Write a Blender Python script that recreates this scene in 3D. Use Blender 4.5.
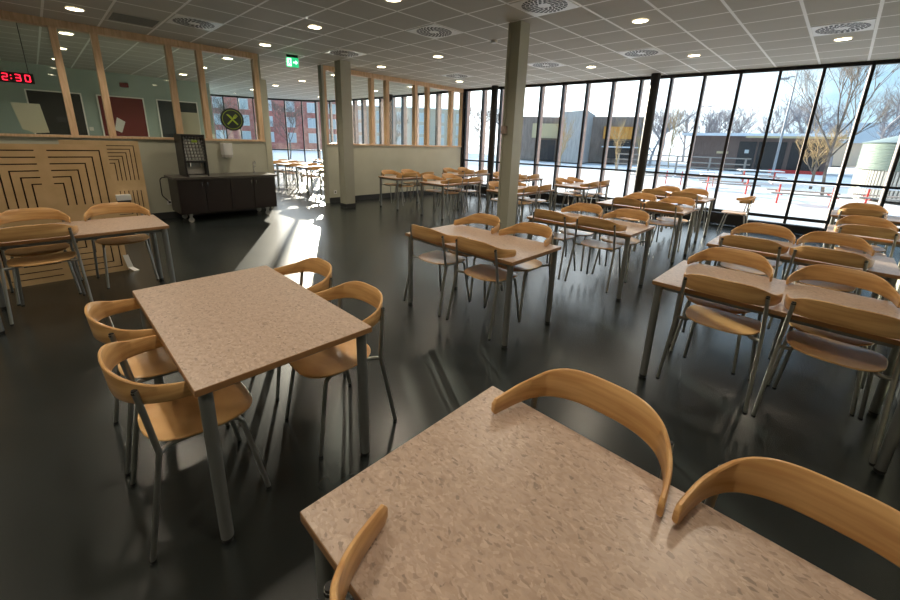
import bpy, bmesh, math, random
from mathutils import Vector, Matrix
random.seed(7)
PI = math.pi
scene = bpy.context.scene
for o in list(bpy.data.objects): bpy.data.objects.remove(o)
COL = scene.collection

# ------------------------------------------------------------------ camera
cam_d = bpy.data.cameras.new('camera'); cam = bpy.data.objects.new('camera', cam_d); COL.objects.link(cam)
scene.camera = cam
PITCH, ROLL, YAW = 0.2715, 0.0313, math.radians(46.0)
def cam_axes():
    cp, sp = math.cos(PITCH), math.sin(PITCH)
    f = Vector((0, cp, -sp)); u0 = Vector((0, sp, cp)); x0 = Vector((1, 0, 0))
    x = math.cos(ROLL)*x0 + math.sin(ROLL)*u0; u = -math.sin(ROLL)*x0 + math.cos(ROLL)*u0
    R = Matrix.Rotation(-YAW, 3, 'Z')
    return R@x, R@u, R@f
cx_, cu_, cf_ = cam_axes()
m = Matrix((cx_, cu_, -cf_)).transposed().to_4x4(); m.translation = Vector((0, 0, 1.58))
cam.matrix_world = m
cam_d.sensor_width = 36.0; cam_d.lens = 392.38/900*36; cam_d.shift_y = -48.87/900
cam_d.clip_start = 0.02; cam_d.clip_end = 600

# ------------------------------------------------------------------ light and exposure
SUN_AZ, SUN_EL = math.radians(60.0), math.radians(10.0)
sd = bpy.data.lights.new('sun', 'SUN'); sun = bpy.data.objects.new('sun', sd); COL.objects.link(sun)
sd.energy = 9.0; sd.angle = math.radians(0.6); sd.color = (1.0, 0.90, 0.74)
sdir = Vector((math.cos(SUN_EL)*math.cos(SUN_AZ), math.cos(SUN_EL)*math.sin(SUN_AZ), math.sin(SUN_EL)))
sun.rotation_euler = sdir.to_track_quat('Z', 'Y').to_euler(); sun.location = sdir*60
SKY_STRENGTH = 2.1
LAMP_W = 36.0
w = bpy.data.worlds.new('sky'); scene.world = w; w.use_nodes = True
nt = w.node_tree; nt.nodes.clear()
def N(t, **k):
    n = nt.nodes.new(t)
    for a, b in k.items(): setattr(n, a, b)
    return n
out = N('ShaderNodeOutputWorld'); bg = N('ShaderNodeBackground'); tc = N('ShaderNodeTexCoord')
sep = N('ShaderNodeSeparateXYZ'); ramp = N('ShaderNodeValToRGB')
nt.links.new(tc.outputs['Generated'], sep.inputs[0]); nt.links.new(sep.outputs['Z'], ramp.inputs[0])
e = ramp.color_ramp.elements
e[0].position = 0.0; e[0].color = (0.26, 0.31, 0.34, 1)
e[1].position = 0.6; e[1].color = (0.08, 0.15, 0.25, 1)
a = e.new(0.06); a.color = (0.18, 0.26, 0.32, 1)
a = e.new(0.2); a.color = (0.115, 0.20, 0.28, 1)
dot = N('ShaderNodeVectorMath', operation='DOT_PRODUCT'); dot.inputs[1].default_value = sdir
nt.links.new(tc.outputs['Generated'], dot.inputs[0])
mr = N('ShaderNodeMapRange'); mr.inputs[1].default_value = 0.54; mr.inputs[2].default_value = 0.84
nt.links.new(dot.outputs['Value'], mr.inputs[0])
noi = N('ShaderNodeTexNoise'); noi.inputs['Scale'].default_value = 5; noi.inputs['Detail'].default_value = 4
mp = N('ShaderNodeMapping'); mp.inputs['Scale'].default_value = (1, 1, 4)
nt.links.new(tc.outputs['Generated'], mp.inputs[0]); nt.links.new(mp.outputs[0], noi.inputs[0])
ad = N('ShaderNodeMath', operation='MULTIPLY_ADD'); ad.inputs[1].default_value = 0.5; ad.use_clamp = True
nt.links.new(noi.outputs[0], ad.inputs[0]); 
sb = N('ShaderNodeMath', operation='SUBTRACT'); sb.inputs[1].default_value = 0.25
nt.links.new(mr.outputs[0], sb.inputs[0]); nt.links.new(sb.outputs[0], ad.inputs[2])
mx = N('ShaderNodeMix', data_type='RGBA'); mx.inputs[7].default_value = (0.88, 0.95, 1.0, 1)
nt.links.new(ad.outputs[0], mx.inputs[0]); nt.links.new(ramp.outputs[0], mx.inputs[6])
nt.links.new(mx.outputs[2], bg.inputs[0]); bg.inputs[1].default_value = SKY_STRENGTH
nt.links.new(bg.outputs[0], out.inputs[0])
scene.view_settings.view_transform = 'Standard'; scene.view_settings.look = 'None'
scene.view_settings.exposure = 0.98; scene.view_settings.gamma = 1.0
scene.view_settings.use_curve_mapping = False

# ------------------------------------------------------------------ materials
def mat(name, color, rough=0.5, metal=0.0, coat=0.0, emit=None, estr=0.0, spec=0.5):
    m = bpy.data.materials.new(name); m.use_nodes = True
    b = m.node_tree.nodes['Principled BSDF']
    b.inputs['Base Color'].default_value = (*color, 1); b.inputs['Roughness'].default_value = rough
    b.inputs['Metallic'].default_value = metal; b.inputs['Coat Weight'].default_value = coat
    b.inputs['Coat Roughness'].default_value = 0.12
    b.inputs['Specular IOR Level'].default_value = spec
    if emit: b.inputs['Emission Color'].default_value = (*emit, 1); b.inputs['Emission Strength'].default_value = estr
    return m
def noisy(m, c1, c2, scale=(1, 1, 1), ns=8.0, detail=4.0, lo=0.35, hi=0.65, bump=0.0, rough=None, space='Object'):
    t = m.node_tree; b = t.nodes['Principled BSDF']
    tc = t.nodes.new('ShaderNodeTexCoord'); mp = t.nodes.new('ShaderNodeMapping'); mp.inputs['Scale'].default_value = scale
    n = t.nodes.new('ShaderNodeTexNoise'); n.inputs['Scale'].default_value = ns; n.inputs['Detail'].default_value = detail
    r = t.nodes.new('ShaderNodeValToRGB'); r.color_ramp.elements[0].position = lo; r.color_ramp.elements[1].position = hi
    r.color_ramp.elements[0].color = (*c1, 1); r.color_ramp.elements[1].color = (*c2, 1)
    t.links.new(tc.outputs[space], mp.inputs[0]); t.links.new(mp.outputs[0], n.inputs[0])
    t.links.new(n.outputs[0], r.inputs[0]); t.links.new(r.outputs[0], b.inputs['Base Color'])
    if bump:
        bp = t.nodes.new('ShaderNodeBump'); bp.inputs['Strength'].default_value = bump; bp.inputs['Distance'].default_value = 0.01
        t.links.new(n.outputs[0], bp.inputs['Height']); t.links.new(bp.outputs[0], b.inputs['Normal'])
    if rough:
        mr = t.nodes.new('ShaderNodeMapRange'); mr.inputs[3].default_value = rough[0]; mr.inputs[4].default_value = rough[1]
        t.links.new(n.outputs[0], mr.inputs[0]); t.links.new(mr.outputs[0], b.inputs['Roughness'])
    return m
M = {}
M['floor'] = noisy(mat('floor_vinyl', (.03, .034, .032), .27, spec=.65), (.014, .018, .017), (.021, .026, .026), ns=1.6, detail=3)
M['wall'] = noisy(mat('wall_paint', (.42, .43, .35), .5), (.50, .50, .39), (.54, .54, .43), ns=2)
M['wall_blue'] = mat('wall_paint_teal', (.34, .43, .40), .5)
M['dark'] = mat('charcoal_plinth', (.03, .032, .033), .5)
M['column'] = mat('column_paint', (.40, .40, .32), .38)
M['pine'] = noisy(mat('pine_frame', (.60, .36, .19), .4), (.60, .40, .23), (.74, .52, .33), scale=(9, 9, 1), ns=4)
M['birch'] = noisy(mat('birch_ply', (.56, .30, .11), .34, coat=.15), (.57, .305, .115), (.72, .44, .185), scale=(2, 1, 14), ns=4, detail=5)
M['edge'] = mat('tabletop_wood_edge', (.33, .175, .075), .4)
M['ply'] = noisy(mat('panel_ply', (.62, .43, .23), .5), (.56, .38, .19), (.66, .46, .25), scale=(1, 6, 1), ns=4)
M['slot'] = mat('slot_dark', (.03, .012, .008), .8)
M['steel'] = mat('grey_tube_steel', (.42, .42, .40), .32, .9)
M['leg'] = mat('grey_leg_paint', (.27, .28, .27), .38, .6)
M['rubber'] = mat('black_rubber', (.012, .012, .012), .6)
M['frame'] = mat('window_aluminium', (.018, .016, .016), .4, .2)
M['fin'] = noisy(mat('fin_wood', (.34, .24, .21), .5), (.42, .31, .27), (.52, .395, .35), ns=6)
M['heater'] = mat('black_heater', (.010, .010, .011), .45)
M['white'] = mat('white_plastic', (.75, .75, .72), .4)
M['white_metal'] = mat('white_enamel', (.88, .88, .86), .35)
M['grille'] = mat('grille_grey', (.04, .04, .04), .5)
M['lamp'] = mat('lamp_glow', (1, .9, .7), .5, emit=(1.0, .84, .58), estr=9.0)
M['lamp_ring'] = mat('lamp_ring', (.55, .53, .48), .4)
M['vent_grey'] = mat('vent_grey', (.22, .22, .20), .5)
M['black'] = mat('black_satin', (.012, .011, .011), .4)
M['board_black'] = mat('blackboard', (.012, .010, .010), .5)
M['board_red'] = mat('red_board', (.17, .015, .015), .55)
M['board_blue'] = mat('navy_board', (.012, .02, .026), .5)
M['paper'] = mat('paper_cream', (.62, .58, .46), .7)
M['cabinet'] = mat('dark_brown_laminate', (.017, .010, .009), .35)
M['counter'] = mat('stone_worktop', (.075, .065, .055), .3)
M['chrome'] = mat('chrome', (.75, .75, .75), .12, 1)
M['led'] = mat('red_led', (.3, 0, 0), .4, emit=(1, .01, .03), estr=3.0)
M['green'] = mat('green_sign', (.0, .25, .10), .4, emit=(.03, .60, .22), estr=.55)
M['green_lit'] = mat('white_sign', (.8, 1, .85), .4, emit=(.45, 1, .62), estr=1.3)
M['sign_dark'] = mat('sign_dark_green', (.012, .022, .012), .5)
M['lime'] = mat('sign_lime', (.30, .42, .03), .5)
M['snow'] = noisy(mat('snow', (.88, .90, .93), .7), (.86, .85, .84), (.96, .95, .93), ns=.35, detail=6, bump=.4)
M['snow_roof'] = mat('roof_snow', (.9, .92, .95), .7)
M['brown_clad'] = noisy(mat('brown_cladding', (.13, .08, .065), .7), (.16, .10, .08), (.25, .165, .135), scale=(1, 8, .3), ns=4)
M['grey_clad'] = noisy(mat('grey_cladding', (.30, .31, .33), .6), (.42, .38, .35), (.54, .50, .46), scale=(2, 2, .3), ns=3)
M['brown_grey'] = noisy(mat('brown_grey_cladding', (.20, .17, .16), .6), (.26, .19, .15), (.36, .27, .22), scale=(2, 2, .3), ns=3)
M['orange'] = noisy(mat('orange_cladding', (.72, .34, .07), .5), (.75, .26, .03), (.95, .45, .09), scale=(3, 3, .2), ns=5)
M['pale_wood'] = mat('pale_wood_cladding', (.66, .52, .30), .6)
M['brick'] = noisy(mat('red_brick', (.46, .16, .12), .8), (.52, .17, .13), (.66, .26, .21), ns=2, detail=6)
M['beige'] = mat('beige_render', (.68, .55, .42), .8)
M['window_far'] = mat('far_window_glass', (.62, .64, .64), .3)
M['dark_glass'] = mat('dark_opening', (.03, .028, .03), .3)
M['bark'] = noisy(mat('bark', (.16, .12, .10), .8), (.10, .08, .065), (.26, .21, .17), ns=5)
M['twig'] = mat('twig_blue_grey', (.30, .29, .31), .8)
M['twig_warm'] = mat('twig_tan', (.48, .34, .17), .8)
M['red_paint'] = mat('red_bench_paint', (.62, .05, .04), .5)
M['grey_wood'] = mat('weathered_wood', (.34, .31, .28), .8)
M['tank'] = mat('galvanised_steel', (.40, .46, .42), .45, .5)
M['tank_slat'] = mat('weathered_slats', (.52, .49, .43), .7)
M['galv'] = mat('lamp_post_steel', (.35, .36, .38), .5, .6)

def speckle():
    m = mat('speckled_linoleum', (.5, .4, .32), .32)
    t = m.node_tree; b = t.nodes['Principled BSDF']
    tc = t.nodes.new('ShaderNodeTexCoord'); L = t.links.new
    mp = t.nodes.new('ShaderNodeMapping'); mp.inputs['Scale'].default_value = (1.0, .62, 1); mp.inputs['Rotation'].default_value = (0, 0, .5)
    L(tc.outputs['Object'], mp.inputs[0])
    n0 = t.nodes.new('ShaderNodeTexNoise'); n0.inputs['Scale'].default_value = 30; n0.inputs['Detail'].default_value = 3
    L(mp.outputs[0], n0.inputs[0])
    mixv = t.nodes.new('ShaderNodeMix'); mixv.data_type = 'RGBA'; mixv.inputs[0].default_value = .035
    L(mp.outputs[0], mixv.inputs[6]); L(n0.outputs['Color'], mixv.inputs[7])
    v = t.nodes.new('ShaderNodeTexVoronoi'); v.inputs['Scale'].default_value = 150; L(mixv.outputs[2], v.inputs[0])
    sx = t.nodes.new('ShaderNodeSeparateColor'); L(v.outputs['Color'], sx.inputs[0])
    r = t.nodes.new('ShaderNodeValToRGB'); r.color_ramp.interpolation = 'CONSTANT'
    stops = [(0, (.49, .375, .30)), (.30, (.455, .335, .25)), (.52, (.53, .405, .315)), (.72, (.42, .305, .225)), (.83, (.60, .48, .385)), (.92, (.31, .225, .17)), (.97, (.22, .165, .13))]
    el = r.color_ramp.elements
    el[0].position = 0; el[0].color = (*stops[0][1], 1); el[1].position = stops[1][0]; el[1].color = (*stops[1][1], 1)
    for p, c in stops[2:]: q = el.new(p); q.color = (*c, 1)
    L(sx.outputs[0], r.inputs[0])
    n1 = t.nodes.new('ShaderNodeTexNoise'); n1.inputs['Scale'].default_value = 55; n1.inputs['Detail'].default_value = 5; L(mp.outputs[0], n1.inputs[0])
    r1 = t.nodes.new('ShaderNodeValToRGB'); r1.color_ramp.elements[0].position = .35; r1.color_ramp.elements[1].position = .65
    r1.color_ramp.elements[0].color = (.38, .28, .22, 1); r1.color_ramp.elements[1].color = (.56, .435, .355, 1)
    L(n1.outputs[0], r1.inputs[0])
    mx = t.nodes.new('ShaderNodeMix'); mx.data_type = 'RGBA'; mx.inputs[0].default_value = .36
    L(r.outputs[0], mx.inputs[6]); L(r1.outputs[0], mx.inputs[7]); L(mx.outputs[2], b.inputs['Base Color'])
    return m
M['lino'] = speckle()

def ceiling_mat():
    m = mat('ceiling_tiles', (.6, .6, .55), .7)
    t = m.node_tree; b = t.nodes['Principled BSDF']; L = t.links.new
    g = t.nodes.new('ShaderNodeNewGeometry'); s = t.nodes.new('ShaderNodeSeparateXYZ'); L(g.outputs['Position'], s.inputs[0])
    def lines(o, off, wd):
        a = t.nodes.new('ShaderNodeMath'); a.operation = 'SUBTRACT'; a.inputs[1].default_value = off - 64.37; L(o, a.inputs[0])
        d = t.nodes.new('ShaderNodeMath'); d.operation = 'DIVIDE'; d.inputs[1].default_value = .6437; L(a.outputs[0], d.inputs[0])
        f = t.nodes.new('ShaderNodeMath'); f.operation = 'FRACT'; L(d.outputs[0], f.inputs[0])
        c = t.nodes.new('ShaderNodeMath'); c.operation = 'SUBTRACT'; c.inputs[1].default_value = .5; L(f.outputs[0], c.inputs[0])
        ab = t.nodes.new('ShaderNodeMath'); ab.operation = 'ABSOLUTE'; L(c.outputs[0], ab.inputs[0])
        gt = t.nodes.new('ShaderNodeMath'); gt.operation = 'GREATER_THAN'; gt.inputs[1].default_value = .5-wd/.6437/2; L(ab.outputs[0], gt.inputs[0])
        return gt.outputs[0]
    ly = lines(s.outputs['Y'], .069, .034); lx = lines(s.outputs['X'], 1.03, .030)
    mxx = t.nodes.new('ShaderNodeMath'); mxx.operation = 'MAXIMUM'; L(ly, mxx.inputs[0]); L(lx, mxx.inputs[1])
    n = t.nodes.new('ShaderNodeTexNoise'); n.inputs['Scale'].default_value = 60
    r = t.nodes.new('ShaderNodeValToRGB'); r.color_ramp.elements[0].color = (.49, .48, .43, 1); r.color_ramp.elements[1].color = (.54, .53, .48, 1); L(n.outputs[0], r.inputs[0])
    mc = t.nodes.new('ShaderNodeMix'); mc.data_type = 'RGBA'; L(mxx.outputs[0], mc.inputs[0]); L(r.outputs[0], mc.inputs[6]); mc.inputs[7].default_value = (.95, .95, .92, 1)
    L(mc.outputs[2], b.inputs['Base Color'])
    mr = t.nodes.new('ShaderNodeMapRange'); mr.inputs[3].default_value = .75; mr.inputs[4].default_value = .45; L(mxx.outputs[0], mr.inputs[0]); L(mr.outputs[0], b.inputs['Roughness'])
    return m
M['ceiling'] = ceiling_mat()

def glass_mat(name, tint=(.93, .96, .95), k=1.0):
    m = bpy.data.materials.new(name); m.use_nodes = True; t = m.node_tree; t.nodes.clear()
    o = t.nodes.new('ShaderNodeOutputMaterial'); tr = t.nodes.new('ShaderNodeBsdfTransparent'); gl = t.nodes.new('ShaderNodeBsdfGlossy')
    lw = t.nodes.new('ShaderNodeLayerWeight'); lw.inputs[0].default_value = .5; mx = t.nodes.new('ShaderNodeMixShader')
    pw = t.nodes.new('ShaderNodeMath'); pw.operation = 'POWER'; pw.inputs[1].default_value = 5
    mu = t.nodes.new('ShaderNodeMath'); mu.operation = 'MULTIPLY_ADD'; mu.inputs[1].default_value = .9*k; mu.inputs[2].default_value = .04*k; mu.use_clamp = True
    tr.inputs[0].default_value = (*tint, 1); gl.inputs['Roughness'].default_value = .01
    t.links.new(lw.outputs['Facing'], pw.inputs[0]); t.links.new(pw.outputs[0], mu.inputs[0]); t.links.new(mu.outputs[0], mx.inputs[0])
    t.links.new(tr.outputs[0], mx.inputs[1]); t.links.new(gl.outputs[0], mx.inputs[2]); t.links.new(mx.outputs[0], o.inputs[0])
    return m
M['glass'] = glass_mat('window_glass', (.97, .985, .98), .8); M['glass_in'] = glass_mat('partition_glass', (.94, .97, .95), 1.1)

# ------------------------------------------------------------------ mesh helpers
class MB:
    def __init__(s): s.v = []; s.f = []; s.mi = []
    def add(s, vs, fs, mi=0):
        b = len(s.v); s.v += [tuple(p) for p in vs]
        for q in fs: s.f.append([b+i for i in q]); s.mi.append(mi)
        return s
    def box(s, c0, c1, mi=0, rot=None, loc=(0, 0, 0)):
        x0, y0, z0 = c0; x1, y1, z1 = c1
        vs = [(x0, y0, z0), (x1, y0, z0), (x1, y1, z0), (x0, y1, z0), (x0, y0, z1), (x1, y0, z1), (x1, y1, z1), (x0, y1, z1)]
        if rot is not None: vs = [tuple(rot @ Vector(p) + Vector(loc)) for p in vs]
        return s.add(vs, [(0, 3, 2, 1), (4, 5, 6, 7), (0, 1, 5, 4), (1, 2, 6, 5), (2, 3, 7, 6), (3, 0, 4, 7)], mi)
    def prism(s, pts, z0, z1, mi=0):
        n = len(pts)
        vs = [(x, y, z0) for x, y in pts] + [(x, y, z1) for x, y in pts]
        return s.add(vs, [tuple(range(n))[::-1], tuple(range(n, 2*n))] + [(i, (i+1) % n, n+(i+1) % n, n+i) for i in range(n)], mi)
    def cyl(s, c, r, z0, z1, n=20, r1=None, mi=0):
        r1 = r if r1 is None else r1
        a = [2*PI*i/n for i in range(n)]
        vs = [(c[0]+r*math.cos(t), c[1]+r*math.sin(t), z0) for t in a] + [(c[0]+r1*math.cos(t), c[1]+r1*math.sin(t), z1) for t in a]
        return s.add(vs, [tuple(range(n))[::-1], tuple(range(n, 2*n))] + [(i, (i+1) % n, n+(i+1) % n, n+i) for i in range(n)], mi)
    def tube(s, pts, r, n=10, mi=0, caps=True, r_end=None):
        P = [Vector(p) for p in pts]; k = len(P)
        up = None; base = len(s.v); rings = []
        for i, p in enumerate(P):
            d = (P[min(i+1, k-1)]-P[max(i-1, 0)]).normalized()
            if up is None:
                up = d.orthogonal().normalized()
            up = (up - d*up.dot(d)); up = up.normalized() if up.length > 1e-6 else d.orthogonal().normalized()
            sd = d.cross(up); rr = r if r_end is None else r+(r_end-r)*i/(k-1)
            rings.append([p+(up*math.cos(2*PI*j/n)+sd*math.sin(2*PI*j/n))*rr for j in range(n)])
        vs = [q for g in rings for q in g]; fs = []
        for i in range(k-1):
            for j in range(n): fs.append((i*n+j, i*n+(j+1) % n, (i+1)*n+(j+1) % n, (i+1)*n+j))
        if caps: fs += [tuple(range(n))[::-1], tuple(range((k-1)*n, k*n))]
        return s.add(vs, fs, mi)
    def mesh(s, name, mats, smooth=False, bevel=0):
        me = bpy.data.meshes.new(name); me.from_pydata(s.v, [], s.f)
        for x in (mats if isinstance(mats, (list, tuple)) else [mats]): me.materials.append(M[x])
        for p, i in zip(me.polygons, s.mi): p.material_index = i; p.use_smooth = smooth
        if bevel or True:
            bm = bmesh.new(); bm.from_mesh(me)
            if bevel: bmesh.ops.bevel(bm, geom=bm.edges[:], offset=bevel, segments=2, affect='EDGES', clamp_overlap=True)
            bmesh.ops.recalc_face_normals(bm, faces=bm.faces[:]); bm.to_mesh(me); bm.free()
        if smooth:
            try: me.set_sharp_from_angle(angle=math.radians(40))
            except Exception: pass
        me.update(); return me
def obj(name, me, parent=None, loc=(0, 0, 0), rz=0):
    o = bpy.data.objects.new(name, me); COL.objects.link(o); o.location = loc; o.rotation_euler = (0, 0, rz)
    if parent is not None: o.parent = parent
    return o
def empty(name, loc=(0, 0, 0), rz=0):
    o = bpy.data.objects.new(name, None); COL.objects.link(o); o.location = loc; o.rotation_euler = (0, 0, rz); o.empty_display_size = .1
    return o
def tag(o, label=None, cat=None, group=None, kind=None):
    if label: o['label'] = label
    if cat: o['category'] = cat
    if group: o['group'] = group
    if kind: o['kind'] = kind
    return o
def struct(name, mb, mats, **k):
    return tag(obj(name, mb.mesh(name, mats, **k)), kind='structure')
def copy_tree(o, parent=None):
    c = o.copy(); COL.objects.link(c); c.parent = parent
    for ch in list(o.children): copy_tree(ch, c)
    return c
def fillet(pts, r, n=5):
    P = [Vector(p) for p in pts]; out = [P[0]]
    for i in range(1, len(P)-1):
        a, b, c = P[i-1], P[i], P[i+1]; u = (a-b).normalized(); v = (c-b).normalized()
        ang = u.angle(v); t = min(r/math.tan(ang/2), (a-b).length*.45, (c-b).length*.45)
        p, q = b+u*t, b+v*t
        for j in range(n+1):
            s_ = j/n; out.append(p.lerp(b, s_).lerp(b.lerp(q, s_), s_))
    out.append(P[-1]); return out

# ------------------------------------------------------------------ room shell
HC = 3.2            # ceiling height
WY = 9.06           # line of the glazed partition
def win_x(y): return 10.75 - (y*0.0993)
WANG = math.atan2(1, -0.0993)
far_line = [(win_x(9.15), 9.15), (9.84, 11.5), (9.84, 13.6), (9.78, 15.4), (9.55, 17.0), (8.75, 18.1), (7.5, 18.8), (5.9, 19.4), (4.2, 19.9)]
S_X, S_Y, N_Y = -3.6, -5.0, 20.6
outline = [(S_X, S_Y), (win_x(S_Y)+.12, S_Y), (win_x(9.15)+.12, 9.15)] + [(x+.1, y+.1) for x, y in far_line[1:]] + [(S_X, 20.0)]
struct('floor', MB().prism(outline, -.12, 0), 'floor')
big = [(S_X-.4, S_Y-.4), (win_x(S_Y)+.45, S_Y-.4), (win_x(9.15)+.45, 9.15)] + [(x+.4, y+.4) for x, y in far_line[1:]] + [(S_X-.4, 20.4)]
struct('ceiling', MB().prism(big, HC, HC+.35), 'ceiling')
struct('wall_west', MB().box((S_X-.2, S_Y, 0), (S_X, 20, HC)), 'wall')
struct('wall_south', MB().box((S_X, S_Y-.2, 0), (win_x(S_Y), S_Y, HC)), 'wall')
# classroom beyond the partition
struct('wall_north', MB().box((S_X, 15.5, 0), (4.35, 15.75, HC)), 'wall_blue')

# glazed partition: lower wall, pine sill, head beam, posts, panes
def partition(x0, x1, posts, wallname, trimname, sill_z, n0, endpost=None):
    struct(wallname, MB().box((x0, WY, 0), (x1, WY+.12, sill_z-.04)), 'wall')
    t = MB(); t.box((x0, WY-.035, sill_z-.04), (x1, WY+.155, sill_z))
    t.box((x0, WY-.02, HC-.11), (x1, WY+.14, HC-.001))
    for p in posts: t.box((p-.045, WY-.01, sill_z), (p+.045, WY+.13, HC-.11))
    tr = struct(trimname, t, 'pine')
    k = n0
    for a, b in zip(posts[:-1], posts[1:]):
        g = MB().box((a+.045, WY+.055, sill_z), (b-.045, WY+.065, HC-.11))
        w_ = struct('window_%d' % k, g, 'glass_in'); k += 1
    return k
k = partition(S_X, 3.5, [-3.5, -2.52, -2.0, -1.0, -.52, .48, .96, 1.96, 2.44, 3.45], 'wall_partition_left', 'trim_1', 1.50, 1)
k = partition(4.95, 9.84, [4.97, 5.36, 6.32, 6.8, 7.8, 8.27, 9.27, 9.78], 'wall_partition_right', 'trim_2', 1.46, k)
struct('trim_3', MB().box((4.90, WY-.02, 0), (4.95, WY+.14, HC)), 'column')     # pale post at the opening
struct('trim_4', MB().box((3.5, WY-.01, 0), (3.53, WY+.13, HC)), 'column')
struct('baseboard_left', MB().box((S_X, WY-.015, 0), (3.5, WY, .12)), 'dark')
struct('baseboard_right', MB().box((4.96, WY-.015, 0), (9.8, WY, .13)), 'dark')
# low wall beside the table row at the right edge
struct('wall_low', MB().box((1.6, -.72, 0), (5.85, -.60, .70)), 'wall')
struct('baseboard_low', MB().box((1.6, -.60, 0), (5.85, -.585, .12)), 'dark')

# window bays
def bay(p, q, idx, fin=.16, transom=1.015, rail=.27):
    """one storey-high bay from p to q (mullion stands at p)"""
    px, py = p; qx, qy = q; L = math.hypot(qx-px, qy-py); a = math.atan2(qy-py, qx-px)
    root = tag(empty('window_%d' % idx, (px, py, 0), a), kind='structure')
    f = MB()
    f.box((-.025, -.03, 0), (.025, .05, HC))
    f.box((.025, -.03, HC-.07), (L-.025, .05, HC-.001)); f.box((.025, -.03, 0), (L-.025, .05, .06))
    f.box((.025, -.025, transom-.022), (L-.025, .04, transom+.022)); f.box((.025, -.03, rail-.03), (L-.025, .05, rail+.03))
    o = obj('window_frame', f.mesh('window_frame', 'frame'), root)
    # inside is on the +Y side of the bay direction (left of travel), outside fins on the other
    o = obj('fin', MB().box((-.022, -.03-fin, 0), (.022, -.031, HC)).mesh('fin', 'fin'), root)
    obj('pane', MB().box((.025, .0, .06), (L-.025, .012, HC-.07)).mesh('pane', 'glass'), root)
YW = [-.015+.6437*i for i in range(-7, 15)]
k = 30
for i in range(len(YW)-1):
    y0, y1 = YW[i], YW[i+1]
    bay((win_x(y0), y0), (win_x(y1), y1), k); k += 1
y0 = YW[-1]
bay((win_x(y0), y0), far_line[0], k); k += 1
bay((win_x(S_Y), S_Y), (win_x(YW[0]), YW[0]), k); k += 1
for a, b in zip(far_line[:-1], far_line[1:]):
    L = math.hypot(b[0]-a[0], b[1]-a[1]); n = max(1, round(L/.60))
    for j in range(n):
        p = (a[0]+(b[0]-a[0])*j/n, a[1]+(b[1]-a[1])*j/n); q = (a[0]+(b[0]-a[0])*(j+1)/n, a[1]+(b[1]-a[1])*(j+1)/n)
        bay(p, q, k, transom=1.0); k += 1
struct('trim_5', MB().box((win_x(9.1)-.10, 9.02, 0), (win_x(9.1)+.06, 9.2, HC)), 'frame')

# columns
def square_column(x, y, sz, nm):
    root = tag(empty(nm, (x, y, 0)), kind='structure')
    h = sz/2; b = MB()
    b.box((-h, -h, .0), (h, h, HC)); b.box((-h-.012, h-.03, .1), (-h, h, HC)); b.box((-h-.012, -h, .1), (-h, -h+.03, HC))
    obj('column', b.mesh('column', 'column'), root)
    obj('plinth', MB().box((-h-.015, -h-.008, 0), (h+.008, h+.008, .1)).mesh('plinth', 'dark'), root)
    return root
square_column(5.03, 3.64, .21, 'trim_6'); square_column(4.99, 8.25, .24, 'trim_7'); square_column(5.05, 13.0, .24, 'trim_8')
for i, (x, y) in enumerate([(10.08, 3.44), (9.72, 7.76), (9.5, 12.5)]):
    struct('trim_%d' % (9+i), MB().cyl((x, y), .10, 0, HC, 24), 'frame', smooth=True)
jb = empty('switch_box', (4.905, 3.70, 1.72)); tag(jb, 'small beige switch box fixed to the green-grey column amid the tables', 'switch')
obj('cover', MB().box((-.03, -.04, 0), (.02, .04, .11)).mesh('cover', 'fin', bevel=.004), jb)
obj('conduit', MB().tube([(-.005, 0, .11), (-.005, 0, HC-1.72)], .009, 8).mesh('conduit', 'column', True), jb)

# convector heaters under the windows
HM = []
y = -.02; i = 0
while y < 8.6:
    y1 = 1.23 if i == 0 else min(y+1.85, 8.75); hh = .17 if i == 0 else .26; a = math.atan2(y1-y, win_x(y1)-win_x(y)); L = (y1-y)/math.sin(a)
    r_ = empty('convector_heater', (win_x(y)-.34, y, 0), a)
    tag(r_, ['shorter black convector heater under the windows behind the right row', 'low black convector heater at the window wall beside the lone chair', 'low black convector heater under the windows, by the dark pillar', 'low black convector heater under the windows, second from the far corner', 'low black convector heater in the far corner by the pale partition'][i], 'heater', 'convector heaters under the windows')
    b = MB(); b.box((0, -.17, .04), (L-.03, 0, hh)); obj('casing', b.mesh('casing', 'heater', bevel=.006), r_)
    g = MB()
    for j in range(24): g.box((.05+j*(L-.13)/24, -.14, hh), (.05+j*(L-.13)/24+.03, -.03, hh+.006))
    obj('top_grille', g.mesh('top_grille', 'grille'), r_)
    for fx in (.1, L-.15): obj('foot', MB().box((fx, -.15, 0), (fx+.04, -.02, .04)).mesh('foot', 'heater'), r_)
    y = y1+.02; i += 1

# ------------------------------------------------------------------ ceiling fittings
def lamp(x, y, label, group):
    r_ = empty('ceiling_downlight', (x, y, HC)); tag(r_, label, 'ceiling light', group)
    g = MB(); n = 28
    for i in range(n):
        a, b = 2*PI*i/n, 2*PI*(i+1)/n
        v = [(R*math.cos(t), R*math.sin(t), z) for t in (a, b) for R, z in ((.105, -.002), (.100, -.014), (.088, -.006))]
        g.add(v, [(0, 3, 4, 1), (1, 4, 5, 2)])
    obj('trim_ring', g.mesh('trim_ring', 'lamp_ring', True), r_)
    obj('diffuser', MB().cyl((0, 0), .09, -.008, -.003, 28).mesh('diffuser', 'lamp'), r_)
    ld = bpy.data.lights.new('downlight', 'SPOT'); ld.energy = LAMP_W; ld.spot_size = math.radians(140); ld.spot_blend = .8; ld.shadow_soft_size = .08; ld.color = (1, .86, .68)
    lo = bpy.data.objects.new('bulb', ld); COL.objects.link(lo); lo.parent = r_; lo.location = (0, 0, -.03)
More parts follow.
